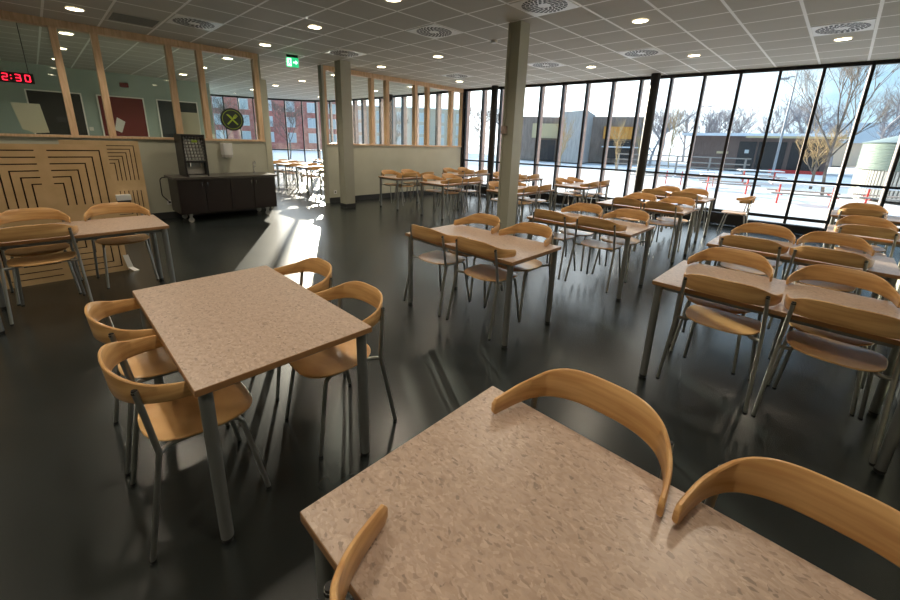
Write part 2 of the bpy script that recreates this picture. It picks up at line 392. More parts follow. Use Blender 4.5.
LX = [-1.91, .70, 3.27, 5.87, 8.5]; LY = [.386, 2.31, 4.23, 6.16, 8.05]
rown = ['nearest the right edge', 'second from the right edge', 'in the middle row', 'in the second row from the partition', 'nearest the glazed partition']
coln = ['far to the left behind', 'over the left tables', 'over the middle aisle', 'past the green-grey columns', 'close to the window wall']
for i, x in enumerate(LX):
    for j, y in enumerate(LY):
        lamp(x, y, 'round warm ceiling downlight %s, %s' % (coln[i], rown[j]), 'round downlights in the dining room ceiling')
for i, x in enumerate([.70, 3.27, 5.87, 8.5]):
    for j, y in enumerate([10.1, 12.0, 13.9, 15.9]):
        if x < 4 and y > 15.3: continue
        lamp(x, y, 'round ceiling downlight beyond the partition, %s, %s row back' % (['over the classroom left', 'over the classroom right', 'over the back room tables', 'by the back room windows'][i], ['first', 'second', 'third', 'fourth'][j]), 'round downlights beyond the partition')
def diffuser(x, y, label):
    r_ = empty('air_diffuser', (x, y, HC)); tag(r_, label, 'air vent', 'square swirl diffusers in the ceiling')
    obj('plate', MB().box((-.30, -.30, -.008), (.30, .30, -.002)).mesh('plate', 'white_metal'), r_)
    g = MB()
    for R in (.10, .15, .20, .25):
        n = max(10, int(2*PI*R/.055))
        for i in range(n):
            a = 2*PI*(i+.5*(R > .12))/n; d = .35
            p = [(R-.021, a), (R+.021, a+.07/R*.35), (R+.021, a+.07/R*.35+.036/R), (R-.021, a+.036/R)]
            g.add([(q*math.cos(t), q*math.sin(t), -.0095) for q, t in p], [(0, 1, 2, 3)])
            g.add([(q*math.cos(t), q*math.sin(t), -.0085) for q, t in p], [(3, 2, 1, 0)])
    obj('slot_ring', g.mesh('slot_ring', 'grille'), r_)
for x, y, l in [(1.96, 7.37, 'square swirl air vent in the ceiling above the drinks counter'), (4.5, 7.42, 'square swirl air vent in the ceiling beside the partition column'),
                (4.55, 4.87, 'square swirl air vent in the mid ceiling, left of the front column'), (4.6, 2.95, 'largest square swirl air vent, above the front column'),
                (7.88, 2.98, 'square swirl air vent in the ceiling between front column and dark pillar'), (7.85, 4.88, 'square swirl air vent in the ceiling just right behind the front column'),
                (7.65, 7.42, 'square swirl air vent in the ceiling toward the far window corner'), (7.9, .386, 'square swirl air vent in the ceiling at the right edge of the photo')]:
    # snap to the tile grid
    sx = 1.03+.6437*(round((x-1.03)/.6437-.5)+.5); sy = .069+.6437*(round((y-.069)/.6437-.5)+.5)
    diffuser(sx, sy, l)
for x, y, l in [(1.35, 8.05, 'grey perforated exhaust grille in the ceiling above the slotted panels')]:
    r_ = empty('exhaust_grille', (x, y, HC)); tag(r_, l, 'air vent')
    obj('frame', MB().box((-.3, -.3, -.006), (.3, .3, -.001)).mesh('frame', 'lamp_ring'), r_)
    g = MB()
    for i in range(18): g.box((-.27, -.27+i*.03, -.010), (.27, -.255+i*.03, -.006))
    obj('louvre', g.mesh('louvre', 'vent_grey'), r_)
d_ = obj('smoke_detector', MB().cyl((0, 0), .05, -.04, 0, 20, .06).mesh('smoke_detector', 'white', True), loc=(5.55, 4.5, HC)); tag(d_, 'small round white smoke detector on the ceiling left of the front column', 'smoke detector')

# exit sign
r_ = empty('exit_sign', (4.0, 8.55, HC)); tag(r_, 'green lit emergency exit sign hanging from the ceiling before the opening', 'exit sign')
r_.rotation_euler = (0, 0, math.radians(-18))
obj('bracket', MB().box((-.11, -.02, -.05), (.11, .02, 0)).mesh('bracket', 'black'), r_)
obj('panel', MB().box((-.12, -.014, -.23), (.12, .014, -.05)).mesh('panel', 'green'), r_)
g = MB(); Y = -.017
def quad(g, pts, y=Y, t=.002): 
    g.add([(x, y, z) for x, z in pts]+[(x, y+t, z) for x, z in pts], [tuple(range(len(pts)))[::-1], tuple(range(len(pts), 2*len(pts)))]+[(i, (i+1) % len(pts), len(pts)+(i+1) % len(pts), len(pts)+i) for i in range(len(pts))])
quad(g, [(-.105, -.215), (-.02, -.215), (-.02, -.065), (-.105, -.065)])
quad(g, [(.015, -.125), (.06, -.125), (.06, -.095), (.105, -.14), (.06, -.185), (.06, -.155), (.015, -.155)])
obj('pictogram', g.mesh('pictogram', 'green_lit'), r_)
g = MB(); Y2 = -.0195
quad(g, [(-.068, -.083), (-.052, -.083), (-.052, -.098), (-.068, -.098)], Y2); quad(g, [(-.075, -.105), (-.05, -.102), (-.055, -.145), (-.07, -.145)], Y2)
quad(g, [(-.07, -.145), (-.058, -.145), (-.085, -.195), (-.095, -.190)], Y2); quad(g, [(-.065, -.145), (-.052, -.142), (-.03, -.175), (-.04, -.182)], Y2)
quad(g, [(-.05, -.108), (-.028, -.13), (-.034, -.136), (-.053, -.118)], Y2)
obj('running_figure', g.mesh('running_figure', 'green'), r_)

# led clock hanging in the classroom
r_ = empty('led_clock', (-.13, 9.35, 2.345)); r_.scale = (.8, .8, .8); tag(r_, 'red LED digital clock display hanging behind the partition glass', 'clock')
obj('housing', MB().box((-.24, -.03, -.11), (.36, .03, .075)).mesh('housing', 'black', bevel=.004), r_)
obj('hanger', MB().tube([(.30, 0, .07), (.30, 0, (HC-2.345)/.8)], .006, 6).mesh('hanger', 'black'), r_)
SEG = {'0': 'abcdef', '1': 'bc', '2': 'abged', '3': 'abgcd', '5': 'afgcd', '8': 'abcdefg'}
def digit(ch, x):
    g = MB(); w_, h_ = .065, .055; t = .013
    def hb(z): g.box((x, -.036, z-t/2), (x+w_, -.03, z+t/2))
    def vb(xx, z0): g.box((xx-t/2, -.036, z0), (xx+t/2, -.03, z0+h_))
    z0 = -.075
    for s_ in SEG[ch]:
        if s_ == 'd': hb(z0)
        if s_ == 'g': hb(z0+h_)
        if s_ == 'a': hb(z0+2*h_)
        if s_ == 'e': vb(x, z0)
        if s_ == 'c': vb(x+w_, z0)
        if s_ == 'f': vb(x, z0+h_)
        if s_ == 'b': vb(x+w_, z0+h_)
    return g
for ch, x in zip('1230', (-.20, -.06, .11, .24)): obj('digit', digit(ch, x).mesh('digit', 'led'), r_)
obj('colon', MB().box((.045, -.036, -.05), (.06, -.03, -.035)).box((.045, -.036, .005), (.06, -.03, .02)).mesh('colon', 'led'), r_)

# boards on the classroom wall
def board(name, x0, z0, x1, z1, face, label, cat='board'):
    r_ = empty(name, ((x0+x1)/2, 15.5, z0)); tag(r_, label, cat); W_ = (x1-x0)/2; H_ = z1-z0
    obj('board_face', MB().box((-W_+.03, -.03, .03), (W_-.03, -.002, H_-.03)).mesh('board_face', face), r_)
    g = MB(); g.box((-W_, -.045, 0), (-W_+.03, -.001, H_)); g.box((W_-.03, -.045, 0), (W_, -.001, H_)); g.box((-W_+.03, -.045, 0), (W_-.03, -.001, .03)); g.box((-W_+.03, -.045, H_-.03), (W_-.03, -.001, H_))
    obj('board_frame', g.mesh('board_frame', 'white_metal'), r_); return r_
b1 = board('blackboard', .03, 1.42, 1.12, 2.57, 'board_black', 'black board in a thin pale frame, left one on the classroom wall')
b2 = board('red_board', 1.43, 1.42, 2.51, 2.57, 'board_red', 'dark red board in a white frame on the classroom wall')
b3 = board('dark_board', 2.82, 1.42, 3.92, 2.57, 'board_blue', 'dark navy board in a white frame, right one on the classroom wall')
o = obj('notice', MB().box((.52, 15.462, 1.78), (.73, 15.469, 1.92)).mesh('notice', 'grille')); tag(o, 'small grey notice stuck on the black board', 'notice')
g = MB(); quad(g, [(1.70, 1.62), (1.86, 1.55), (1.98, 1.86), (1.80, 1.98)], 15.462, .006)
o = obj('paper_sheet', g.mesh('paper_sheet', 'white')); tag(o, 'tilted white paper sheet pinned on the dark red board', 'paper')
g = MB(); quad(g, [(-.16, 1.955), (.15, 1.955), (.19, 1.53), (.02, 1.515), (-.04, 1.55), (-.10, 1.57)], 9.14, .003)
o = obj('paper_poster', g.mesh('paper_poster', 'paper')); tag(o, 'curled cream paper sheet on the partition glass at far left', 'paper')
g = MB(); quad(g, [(2.02, 1.97), (2.31, 1.97), (2.31, 1.52), (2.02, 1.52)], 9.14, .003)
o = obj('paper_poster', g.mesh('paper_poster', 'paper')); tag(o, 'cream paper sheet on the partition glass above the drinks machine', 'paper')
o = obj('fire_alarm', MB().box((2.0, 15.42, 2.83), (2.2, 15.5, 2.95)).mesh('fire_alarm', 'board_red', bevel=.01)); tag(o, 'small red alarm sounder high on the classroom wall', 'alarm')
o = obj('wall_switch', MB().box((1.15, 15.47, 1.58), (1.24, 15.5, 1.68)).mesh('wall_switch', 'white', bevel=.004)); tag(o, 'small wall switch between the black and red boards', 'switch')

# round sign on the glass
r_ = empty('round_sign', (2.90, WY+.035, 1.885)); r_.scale = (1.24, 1, 1.24); tag(r_, 'round dark green sign with crossed lime fork and knife on the partition glass', 'sign')
def disc(R, y, t, n=40, r0=0):
    g = MB()
    if r0 == 0:
        P = [(R*math.cos(2*PI*i/n), R*math.sin(2*PI*i/n)) for i in range(n)]; quad(g, P, y, t)
    else:
        for i in range(n):
            a, b = 2*PI*i/n, 2*PI*(i+1)/n
            quad(g, [(R*math.cos(a), R*math.sin(a)), (R*math.cos(b), R*math.sin(b)), (r0*math.cos(b), r0*math.sin(b)), (r0*math.cos(a), r0*math.sin(a))], y, t)
    return g
obj('sign_disc', disc(.178, 0, .006).mesh('sign_disc', 'sign_dark'), r_)
obj('sign_rim', disc(.150, -.002, .002, 40, .144).mesh('sign_rim', 'lime'), r_)
def rot2(pts, a, s_=1): return [(s_*(x*math.cos(a)-z*math.sin(a)), s_*(x*math.sin(a)+z*math.cos(a))) for x, z in pts]
g = MB(); A = math.radians(-45)
quad(g, rot2([(-.012, -.11), (.012, -.11), (.010, .02), (.022, .045), (.022, .105), (.013, .105), (.012, .06), (.006, .06), (.005, .105), (-.005, .105), (-.006, .06), (-.012, .06), (-.013, .105), (-.022, .105), (-.022, .045), (-.010, .02)], A), -.003, .002)
obj('fork_emblem', g.mesh('fork_emblem', 'lime'), r_)
g = MB(); quad(g, rot2([(-.012, -.11), (.012, -.11), (.011, 0), (.02, .02), (.02, .08), (.005, .11), (-.008, .11), (-.010, 0)], -A), -.0045, .001)
obj('knife_emblem', g.mesh('knife_emblem', 'lime'), r_)
r_ = empty('towel_dispenser', (2.70, WY-.075, 1.14)); tag(r_, 'white paper towel dispenser on the wall above the drinks counter', 'dispenser')
obj('housing', MB().prism([(-.10, .075), (-.10, -.02), (-.07, -.07), (.07, -.07), (.10, -.02), (.10, .075)], .05, .28).mesh('housing', 'white', bevel=.006), r_)
obj('tray', MB().prism([(-.09, .07), (-.09, -.02), (-.06, -.06), (.06, -.06), (.09, -.02), (.09, .07)], 0, .05).mesh('tray', 'lamp_ring'), r_)
for x, z, l in [(1.61, .26, 'white wall socket on the partition left of the drinks counter'), (5.12, .22, 'white wall socket on the partition beside the opening')]:
    r_ = empty('wall_socket', (x, WY, z)); tag(r_, l, 'wall socket', 'wall sockets on the partition')
    obj('plate', MB().box((-.045, -.012, 0), (.045, 0, .09)).mesh('plate', 'white', bevel=.003), r_)
    obj('socket_hole', MB().cyl((0, 0), .02, 0, .002, 16).mesh('socket_hole', 'grille'), r_, (0, -.0125, .045)).rotation_euler = (PI/2, 0, 0)

# drinks counter
CX0, CX1, CY0, CY1 = 1.60, 3.34, 8.26, 8.98
r_ = empty('drinks_counter', ((CX0+CX1)/2, (CY0+CY1)/2, 0)); tag(r_, 'dark brown serving counter on castors against the partition', 'counter')
hx, hy = (CX1-CX0)/2, (CY1-CY0)/2
obj('body', MB().box((-hx+.02, -hy+.03, .17), (hx-.02, hy-.02, .79)).mesh('body', 'cabinet'), r_)
obj('worktop', MB().box((-hx-.03, -hy-.02, .79), (hx+.03, hy, .83)).mesh('worktop', 'counter', bevel=.004), r_)
for i in range(4):
    wd = (2*hx-.04)/4; d = obj('door', MB().box((0, 0, 0), (wd-.008, .02, .60)).mesh('door', 'cabinet', bevel=.002), r_, (-hx+.024+i*wd, -hy+.008, .175))
    hxp = wd-.05 if i % 2 == 0 else .04
    if i in (0, 1) or True:
        obj('handle', MB().tube(fillet([(hxp, 0, .48), (hxp, -.025, .48), (hxp, -.025, .56), (hxp, 0, .56)], .008, 3), .005, 6).mesh('handle', 'chrome', True), d)
for sx in (-1, 1):
    for sy in (-1, 1):
        c = empty('castor', (0, 0, 0)); c.parent = r_; c.location = (sx*(hx-.18), sy*(hy-.12), 0)
        obj('wheel', MB().cyl((0, 0), .045, -.015, .015, 20).mesh('wheel', 'lamp_ring', True), c, (0, 0, .045)).rotation_euler = (PI/2, 0, 0)
        obj('fork', MB().box((-.02, -.024, .04), (.02, -.018, .13)).box((-.02, .018, .04), (.02, .024, .13)).box((-.03, -.03, .13), (.03, .03, .17)).mesh('fork', 'steel'), c)
r_ = empty('tap', (3.09, 8.74, .83)); tag(r_, 'slim chrome tap standing on the drinks counter', 'tap')
obj('spout', MB().tube(fillet([(0, 0, 0), (0, 0, .24), (0, -.10, .24), (0, -.10, .19)], .045, 6), .011, 10).mesh('spout', 'chrome', True), r_)
obj('tap_base', MB().cyl((0, 0), .022, 0, .03, 16).mesh('tap_base', 'chrome', True), r_)
obj('lever', MB().tube([(0, .0, .12), (.05, .0, .14)], .006, 6).mesh('lever', 'chrome', True), r_)
# glass-fronted drinks cooler on the counter
r_ = empty('drinks_machine', (1.985, 8.62, .83)); tag(r_, 'black drinks dispenser with rows of glasses behind its front on the counter', 'drinks machine')
W_, D_, H_ = .185, .26, .74
g = MB(); g.box((-W_, -D_+.02, 0), (-W_+.03, D_, H_)); g.box((W_-.03, -D_+.02, 0), (W_, D_, H_)); g.box((-W_+.03, -D_+.02, H_-.04), (W_-.03, D_, H_)); g.box((-W_+.03, D_-.03, .03), (W_-.03, D_, H_-.04)); g.box((-W_+.03, -D_+.02, 0), (W_-.03, D_, .03)); g.box((-W_+.03, -D_+.02, .25), (W_-.03, D_-.03, .28))
obj('housing', g.mesh('housing', 'black'), r_)
g = MB()
for i in range(6):
    x = -W_+.05+i*.052
    for j in range(7): g.cyl((x-.006*j, 0), .019, .29+j*.056, .33+j*.056, 8, .022)
obj('glass_rack', g.mesh('glass_rack', 'white', True), r_, (.02, -.12, 0))
g = MB()
for j in range(8): g.tube([(-W_+.03, -D_+.03, .29+j*.056), (W_-.03, -D_+.03, .29+j*.056)], .003, 4)
for j in range(7): g.tube([(-W_+.04+j*.046, -D_+.03, .28), (-W_+.04+j*.046, -D_+.03, .70)], .0025, 4)
obj('front_grid', g.mesh('front_grid', 'lamp_ring'), r_)
obj('display_lamp', MB().box((-.03, -D_+.022, .60), (.06, -D_+.03, .64)).mesh('display_lamp', 'lime'), r_)
obj('drip_panel', MB().box((-W_+.035, -.10, .04), (W_-.035, -.09, .25)).mesh('drip_panel', 'lamp_ring'), r_)
for x in (-.08, .09): obj('nozzle', MB().cyl((x, -.14), .018, .17, .24, 12).mesh('nozzle', 'chrome', True), r_)
obj('drip_tray', MB().box((-W_+.04, -D_-.02, 0), (W_-.04, -D_+.02, .025)).mesh('drip_tray', 'steel'), r_)
o = obj('power_cable', MB().tube(fillet([(1.68, 8.85, .80), (1.50, 8.98, .78), (1.50, 9.0, .45), (1.60, 9.02, .32)], .08, 5), .008, 8).mesh('power_cable', 'black', True)); tag(o, 'black power cable from the drinks counter to the wall socket', 'cable')

# slotted plywood screens
def screen(name, cx, y, label, sc=1.0, w_=.505, pitch=.067, hw=.45, hz=.655, gap=.045, gapz=.085, lean=0, zc=.718):
    r_ = empty(name, (cx, y, 0)); tag(r_, label, 'panel', 'slotted plywood panels at the left'); H_ = 1.435; T = .016; s_ = .006
    obj('backing', MB().box((-w_+.004, .014, .01), (w_-.004, .03, H_-.004)).mesh('backing', 'slot'), r_)
    g = MB(); n = 6; off = hz-hw
    def bx(x0, z0, x1, z1):
        if x1-x0 > 1e-4 and z1-z0 > 1e-4: g.box((x0, 0, zc+z0), (x1, T, zc+z1))
    # border
    bx(-w_, -zc, w_, -hz-s_); bx(-w_, hz+s_, w_, H_-zc); bx(-w_, -hz-s_, -hw-s_, hz+s_); bx(hw+s_, -hz-s_, w_, hz+s_)
    # cross
    bx(-gap, -hz-s_, gap, hz+s_); bx(-hw-s_, -gapz, -gap, gapz); bx(gap, -gapz, hw+s_, gapz)
    for sx in (-1, 1):
        for sz in (-1, 1):
            def q(x0, z0, x1, z1):
                a, b = sorted((sx*x0, sx*x1)); c, d = sorted((sz*z0, sz*z1)); bx(a, c, b, d)
            for k_ in range(n):
                A_ = hw-k_*pitch-s_; B_ = hw-(k_+1)*pitch+s_       # wood band between slot k and k+1
                if k_ == n-1: q(gap, gapz, A_, off+A_); continue
                q(gap, off+B_, A_, off+A_); q(B_, gapz, A_, off+B_)
    obj('slotted_face', g.mesh('slotted_face', 'ply'), r_)
    return r_
screen('slotted_panel', .02, 5.80, 'slotted plywood panel of nested squares behind the left table')
screen('slotted_panel', -1.03, 5.80, 'slotted plywood panel cut off by the left edge of the photo')
screen('slotted_panel', .72, 8.42, 'narrower-looking slotted plywood panel just right of the large one', w_=.475, pitch=.055, hw=.40, hz=.64, gap=.06)
r_ = empty('leaflet_tray', (.86, 8.36, .43)); tag(r_, 'small white leaflet tray fixed to the narrower slotted panel', 'tray')
obj('tray_shelf', MB().box((-.09, -.06, .06), (.10, .058, .15)).mesh('tray_shelf', 'white', bevel=.006), r_)
obj('tray_slot', MB().box((-.075, -.055, .01), (.075, .058, .06)).mesh('tray_slot', 'grille'), r_)
g = MB()
P = [(.49, 5.78, .19), (.50, 5.765, .12), (.515, 5.75, .04), (.56, 5.70, .004)]
for a, b in zip(P[:-1], P[1:]):
    g.add([(a[0], a[1], a[2]), (a[0]+.05, a[1], a[2]), (b[0]+.05, b[1], b[2]), (b[0], b[1], b[2]), (a[0], a[1]+.002, a[2]), (a[0]+.05, a[1]+.002, a[2]), (b[0]+.05, b[1]+.002, b[2]), (b[0], b[1]+.002, b[2])], [(0, 1, 2, 3), (7, 6, 5, 4), (0, 3, 7, 4), (1, 5, 6, 2)])
o = obj('paper_strip', g.mesh('paper_strip', 'white', True)); tag(o, 'curled white paper strip at the foot of the slotted panel', 'paper')

# ------------------------------------------------------------------ tables
TW, TL, TH = .73, 1.25, .73
def table_meshes():
    hx, hy = TW/2, TL/2; r = .004
    def rect(i, z):   # rounded rectangle ring
        out = []
        for sx, sy, a0 in ((1, 1, 0), (-1, 1, PI/2), (-1, -1, PI), (1, -1, 3*PI/2)):
            for j in range(4):
                a = a0+j*PI/6; out.append((sx*(hx-i-r)+r*math.cos(a), sy*(hy-i-r)+r*math.sin(a), z))
        return out
    g = MB(); rings = [rect(.002, TH-.028), rect(0, TH-.026), rect(0, TH-.003), rect(.0015, TH-.001)]
    n = len(rings[0]); vs = [p for q in rings for p in q]
    g.add(vs, [tuple(range(n))[::-1]]+[(i*n+j, i*n+(j+1) % n, (i+1)*n+(j+1) % n, (i+1)*n+j) for i in range(3) for j in range(n)])
    edge = g.mesh('table_edge', 'edge')
    g = MB(); a = rect(.0015, TH-.001); b = rect(.003, TH); g.add(a+b, [(j, (j+1) % n, n+(j+1) % n, n+j) for j in range(n)]+[tuple(range(n, 2*n))])
    top = g.mesh('tabletop', 'lino')
    g = MB(); ix, iy = hx-.055, hy-.055
    g.box((-ix, -iy, TH-.062), (-ix+.02, iy, TH-.028)); g.box((ix-.02, -iy, TH-.062), (ix, iy, TH-.028)); g.box((-ix+.02, -iy, TH-.062), (ix-.02, -iy+.02, TH-.028)); g.box((-ix+.02, iy-.02, TH-.062), (ix-.02, iy, TH-.028))
    apron = g.mesh('apron', 'leg')
    g = MB(); g.cyl((0, 0), .024, .02, TH-.029, 20); leg = g.mesh('leg', 'leg', True)
    cap = MB().cyl((0, 0), .021, 0, .022, 20, .026).mesh('foot_cap', 'rubber', True)
    return edge, top, apron, leg, cap
TM = table_meshes()
table_proto = empty('dining_table')
eo = obj('tabletop', TM[1], table_proto); obj('edge_band', TM[0], table_proto); obj('apron', TM[2], table_proto)
for sx in (-1, 1):
    for sy in (-1, 1):
        l_ = obj('leg', TM[3], table_proto, (sx*(TW/2-.038), sy*(TL/2-.038), 0)); obj('foot_cap', TM[4], l_)

# ------------------------------------------------------------------ chairs
def chair_meshes(detail=True):
    ns = 56 if detail else 28
    half = [(-.005, 0), (-.002, .07), (.012, .13), (.040, .178), (.085, .212), (.135, .232), (.19, .243), (.245, .250)]
    topz = [.772, .772, .766, .750, .727, .714, .705, .699]
    botz = [.662, .661, .658, .654, .649, .645, .643, .644]
    def cr(A, t):
        k_ = len(A)-1; x = t*k_; i = min(int(x), k_-1); u = x-i
        p0, p1, p2, p3 = A[max(i-1, 0)], A[i], A[i+1], A[min(i+2, k_)]
        f = lambda a, b, c, d: .5*((2*b)+(-a+c)*u+(2*a-5*b+4*c-d)*u*u+(-a+3*b-3*c+d)*u**3)
        if isinstance(p0, tuple): return tuple(f(*q) for q in zip(p0, p1, p2, p3))
        return f(p0, p1, p2, p3)
    g = MB(); rings = []; th = .0065
    for i in range(ns+1):
        s_ = -1+2*i/ns; u = abs(s_); sg = -1 if s_ < 0 else 1
        if i == 0 or i == ns: u = .999
        x, y = cr(half, u); x2, y2 = cr(half, max(u-.01, 0)); x3, y3 = cr(half, min(u+.01, 1))
        tx, ty = x3-x2, (y3-y2)
        if u < .006: tx, ty = 0, 1
        l = math.hypot(tx, ty); tx /= l; ty /= l
        nx, ny = -ty, tx     # outward (away from sitter) normal
        z1, z0 = cr(topz, u), cr(botz, u)
        e_ = 1-u
        if e_ < .035: # round the tip
            k_ = math.sqrt(max(0, 1-((.035-e_)/.035)**2)); m_ = (z0+z1)/2; hh = (z1-z0)/2*max(k_, .6); z0, z1 = m_-hh, m_+hh
        lean = lambda z: -.10*(z-.68)*(1-u)    # slight backward lean of the back
        prof = [(-.5, 0), (-1, .12), (-1, .5), (-1, .88), (-.5, 1), (.5, 1), (1, .88), (1, .5), (1, .12), (.5, 0)]
        ring = []
        for a, b in prof:
            z = z0+(z1-z0)*b; zz = z
            if b == .12: zz = z0+.004
            if b == .88: zz = z1-.004
            ring.append((x+nx*th*a+lean(zz), sg*(y+ny*th*a), zz))
        rings.append(ring)
    n = 10; vs = [p for q in rings for p in q]
    fs = [(i*n+j, i*n+(j+1) % n, (i+1)*n+(j+1) % n, (i+1)*n+j) for i in range(ns) for j in range(n)]+[tuple(range(n))[::-1], tuple(range(ns*n, ns*n+n))]
    g.add(vs, fs); back = g.mesh('backrest', 'birch', True)
    # seat
    g = MB(); na = 44 if detail else 24; nr = 6; cx, hx, hy = .255, .203, .205; zt = .448
    def pt(rr, a, top):
        c, s_ = math.cos(a), math.sin(a); ex = 2/2.7
        x = abs(c)**ex*(1 if c > 0 else -1)*rr; y = abs(s_)**ex*(1 if s_ > 0 else -1)*rr
        yy = y*hy*(1+.06*x); xx = cx+x*hx
        z = zt-.010*(1-rr*rr)-(.016*max(0, x-.45)**2*4)-.004*max(0, abs(y)-.7)
        if not top: z -= .011
        return (xx, yy, z)
    vs = [(cx, 0, zt-.010)]; radii = [.25, .5, .7, .85, .95, .985]
    for rr in radii: vs += [pt(rr, 2*PI*j/na, True) for j in range(na)]
    o1 = [pt(1.0, 2*PI*j/na, True) for j in range(na)]; vs += [(x, y, z-.003) for x, y, z in o1]
    vs += [(x, y, z-.008) for x, y, z in o1]
    vs += [pt(.975, 2*PI*j/na, False) for j in range(na)]; vs += [pt(.5, 2*PI*j/na, False) for j in range(na)]; vs.append((cx, 0, zt-.021))
    R_ = len(radii)+4; fs = [(0, 1+j, 1+(j+1) % na) for j in range(na)]
    for i in range(R_-1):
        for j in range(na): fs.append((1+i*na+j, 1+(i+1)*na+j, 1+(i+1)*na+(j+1) % na, 1+i*na+(j+1) % na))
    L_ = len(vs)-1; fs += [(L_, 1+(R_-1)*na+(j+1) % na, 1+(R_-1)*na+j) for j in range(na)]
    g.add(vs, fs); seat = g.mesh('seat', 'birch', True)
    tn = 10 if detail else 6; rl = []; fl = []
    for sy in (-1, 1):
        g = MB(); g.tube(fillet([(0, sy*.240, .012), (.082, sy*.222, .445), (.050, sy*.206, .712)], .05, 4), .0108, tn)
        rl.append(g.mesh('leg', 'steel', True))
        g = MB(); g.tube(fillet([(.080, sy*.222, .437), (.12, sy*.165, .424), (.375, sy*.165, .418), (.445, sy*.198, .012)], .045, 5), .0108, tn)
        if sy == 1 and detail: g.tube([(.14, -.165, .424), (.14, .165, .424)], .007, 8); g.tube([(.34, -.165, .419), (.34, .165, .419)], .007, 8)
        fl.append(g.mesh('leg', 'steel', True))
    cap = MB().cyl((0, 0), .011, 0, .014, 12, .0125).mesh('foot_cap', 'rubber', True)
    tcap = MB().cyl((0, 0), .0114, -.010, .004, 12, .009).mesh('tube_cap', 'rubber', True)
    return back, seat, rl, fl, cap, tcap
def chair_proto(detail, caps):
    b, s_, rl, fl, cap, tcap = chair_meshes(detail)
    r_ = empty('dining_chair'); obj('seat', s_, r_); obj('backrest', b, r_)
    for i, sy in enumerate((-1, 1)):
        a = obj('leg', rl[i], r_); c = obj('leg', fl[i], r_)
        if caps:
            obj('foot_cap', cap, a, (0, sy*.240, 0)); obj('foot_cap', cap, c, (.445, sy*.198, 0)); obj('tube_cap', tcap, a, (.050, sy*.206, .712))
    return r_
chair_a = chair_proto(True, True); chair_b = chair_proto(False, False)
used = set()
def place(proto, x, y, z, rz, label, group):
    if proto.name not in used: used.add(proto.name); o = proto
    else: o = copy_tree(proto)
    o.location = (x, y, z); o.rotation_euler = (0, 0, rz); tag(o, label, 'table' if proto is table_proto else 'chair', group); return o
HUNG = .095
def set_along_y(xe, y0, tl, clabel, chairs, z=HUNG, off=.10, proto=None, group='birch chairs around the dining tables', xs=(1, 1)):
    """table with its long edges along Y; xe = x of its near long edge, y0 = right end"""
    place(table_proto, xe+TW/2, y0+TL/2, 0, 0, tl, 'speckled dining tables')
    for side, y, lab, *dx in chairs:
        pr = proto or chair_a; yw = dx[1] if len(dx) > 1 else 0; dx = dx[0] if dx else 0
        if side == 'n': place(pr, xe-off-dx, y, z, yw+random.uniform(-.03, .03), lab, group)
        else: place(pr, xe+TW+off+dx, y, z, PI+random.uniform(-.03, .03), lab, group)
def set_along_x(x0, ye, tl, chairs, z=HUNG, off=.10, proto=None, group='birch chairs around the dining tables'):
    """long edges along X; x0 = left end (low x), ye = low-y edge"""
    place(table_proto, x0+TL/2, ye+TW/2, 0, PI/2, tl, 'speckled dining tables')
    for side, x, lab in chairs:
        pr = proto or chair_b
        if side == 's': place(pr, x, ye-off, z, PI/2+random.uniform(-.05, .05), lab, group)
        else: place(pr, x, ye+TW+off, z, -PI/2+random.uniform(-.05, .05), lab, group)
# A: left foreground, chairs on the floor
set_along_y(.235, 1.425, 'speckled table with four pushed-in chairs at the left front', '', [
    ('n', 1.80, 'birch chair in the left foreground, nearer of two on the table\'s left side'), ('n', 2.37, 'birch chair in the left foreground, farther of two on the table\'s left side'),
    ('f', 1.80, 'birch chair at the left front table, nearer of two on its right side', .04), ('f', 2.40, 'birch chair at the left front table, farther of two on its right side', .08)], z=0, off=.19)
# B: bottom right foreground
set_along_y(.287, -.505, 'large speckled table filling the bottom right corner', '', [
    ('n', .285, 'birch chair at the bottom edge hooked on the foreground table, one armrest showing', -.043, .2),
    ('f', .385, 'birch chair hooked on the far side of the foreground table, left one'), ('f', -.15, 'birch chair hooked on the far side of the foreground table, cut by the right edge')], off=.105)
# C
set_along_y(2.33, 1.605, 'speckled table in the middle of the room before the front column', '', [
    ('n', 2.50, 'birch chair on the near side of the middle table, left one'), ('n', 1.93, 'birch chair on the near side of the middle table, right one'),
    ('f', 2.52, 'birch chair on the far side of the middle table, left one'), ('f', 1.93, 'birch chair on the far side of the middle table, right one')])
# D
set_along_y(4.05, 1.38, 'speckled table directly behind the middle one, second toward the windows', '', [
    ('n', 2.30, 'birch chair on the near side of the second middle-row table, left one'), ('n', 1.74, 'birch chair on the near side of the second middle-row table, right one'),
    ('f', 2.24, 'birch chair on the far side of the second middle-row table, left one'), ('f', 1.68, 'birch chair on the far side of the second middle-row table, right one')])
# H
set_along_y(6.05, 1.42, 'speckled table third in the middle row toward the windows', '', [
    ('n', 2.18, 'birch chair on the near side of the third middle-row table, left one'), ('n', 1.72, 'birch chair on the near side of the third middle-row table, right one'),
    ('f', 2.24, 'birch chair on the far side of the third middle-row table, left one'), ('f', 1.69, 'birch chair on the far side of the third middle-row table, right one')])
# J
set_along_y(7.85, 1.55, 'speckled table last in the middle row, nearest the windows', '', [
    ('n', 2.38, 'birch chair on the near side of the last middle-row table, left one'), ('n', 1.88, 'birch chair on the near side of the last middle-row table, right one'),
    ('f', 2.36, 'birch chair on the window side of the last middle-row table, left one'), ('f', 1.90, 'birch chair on the window side of the last middle-row table, right one')], proto=chair_b)
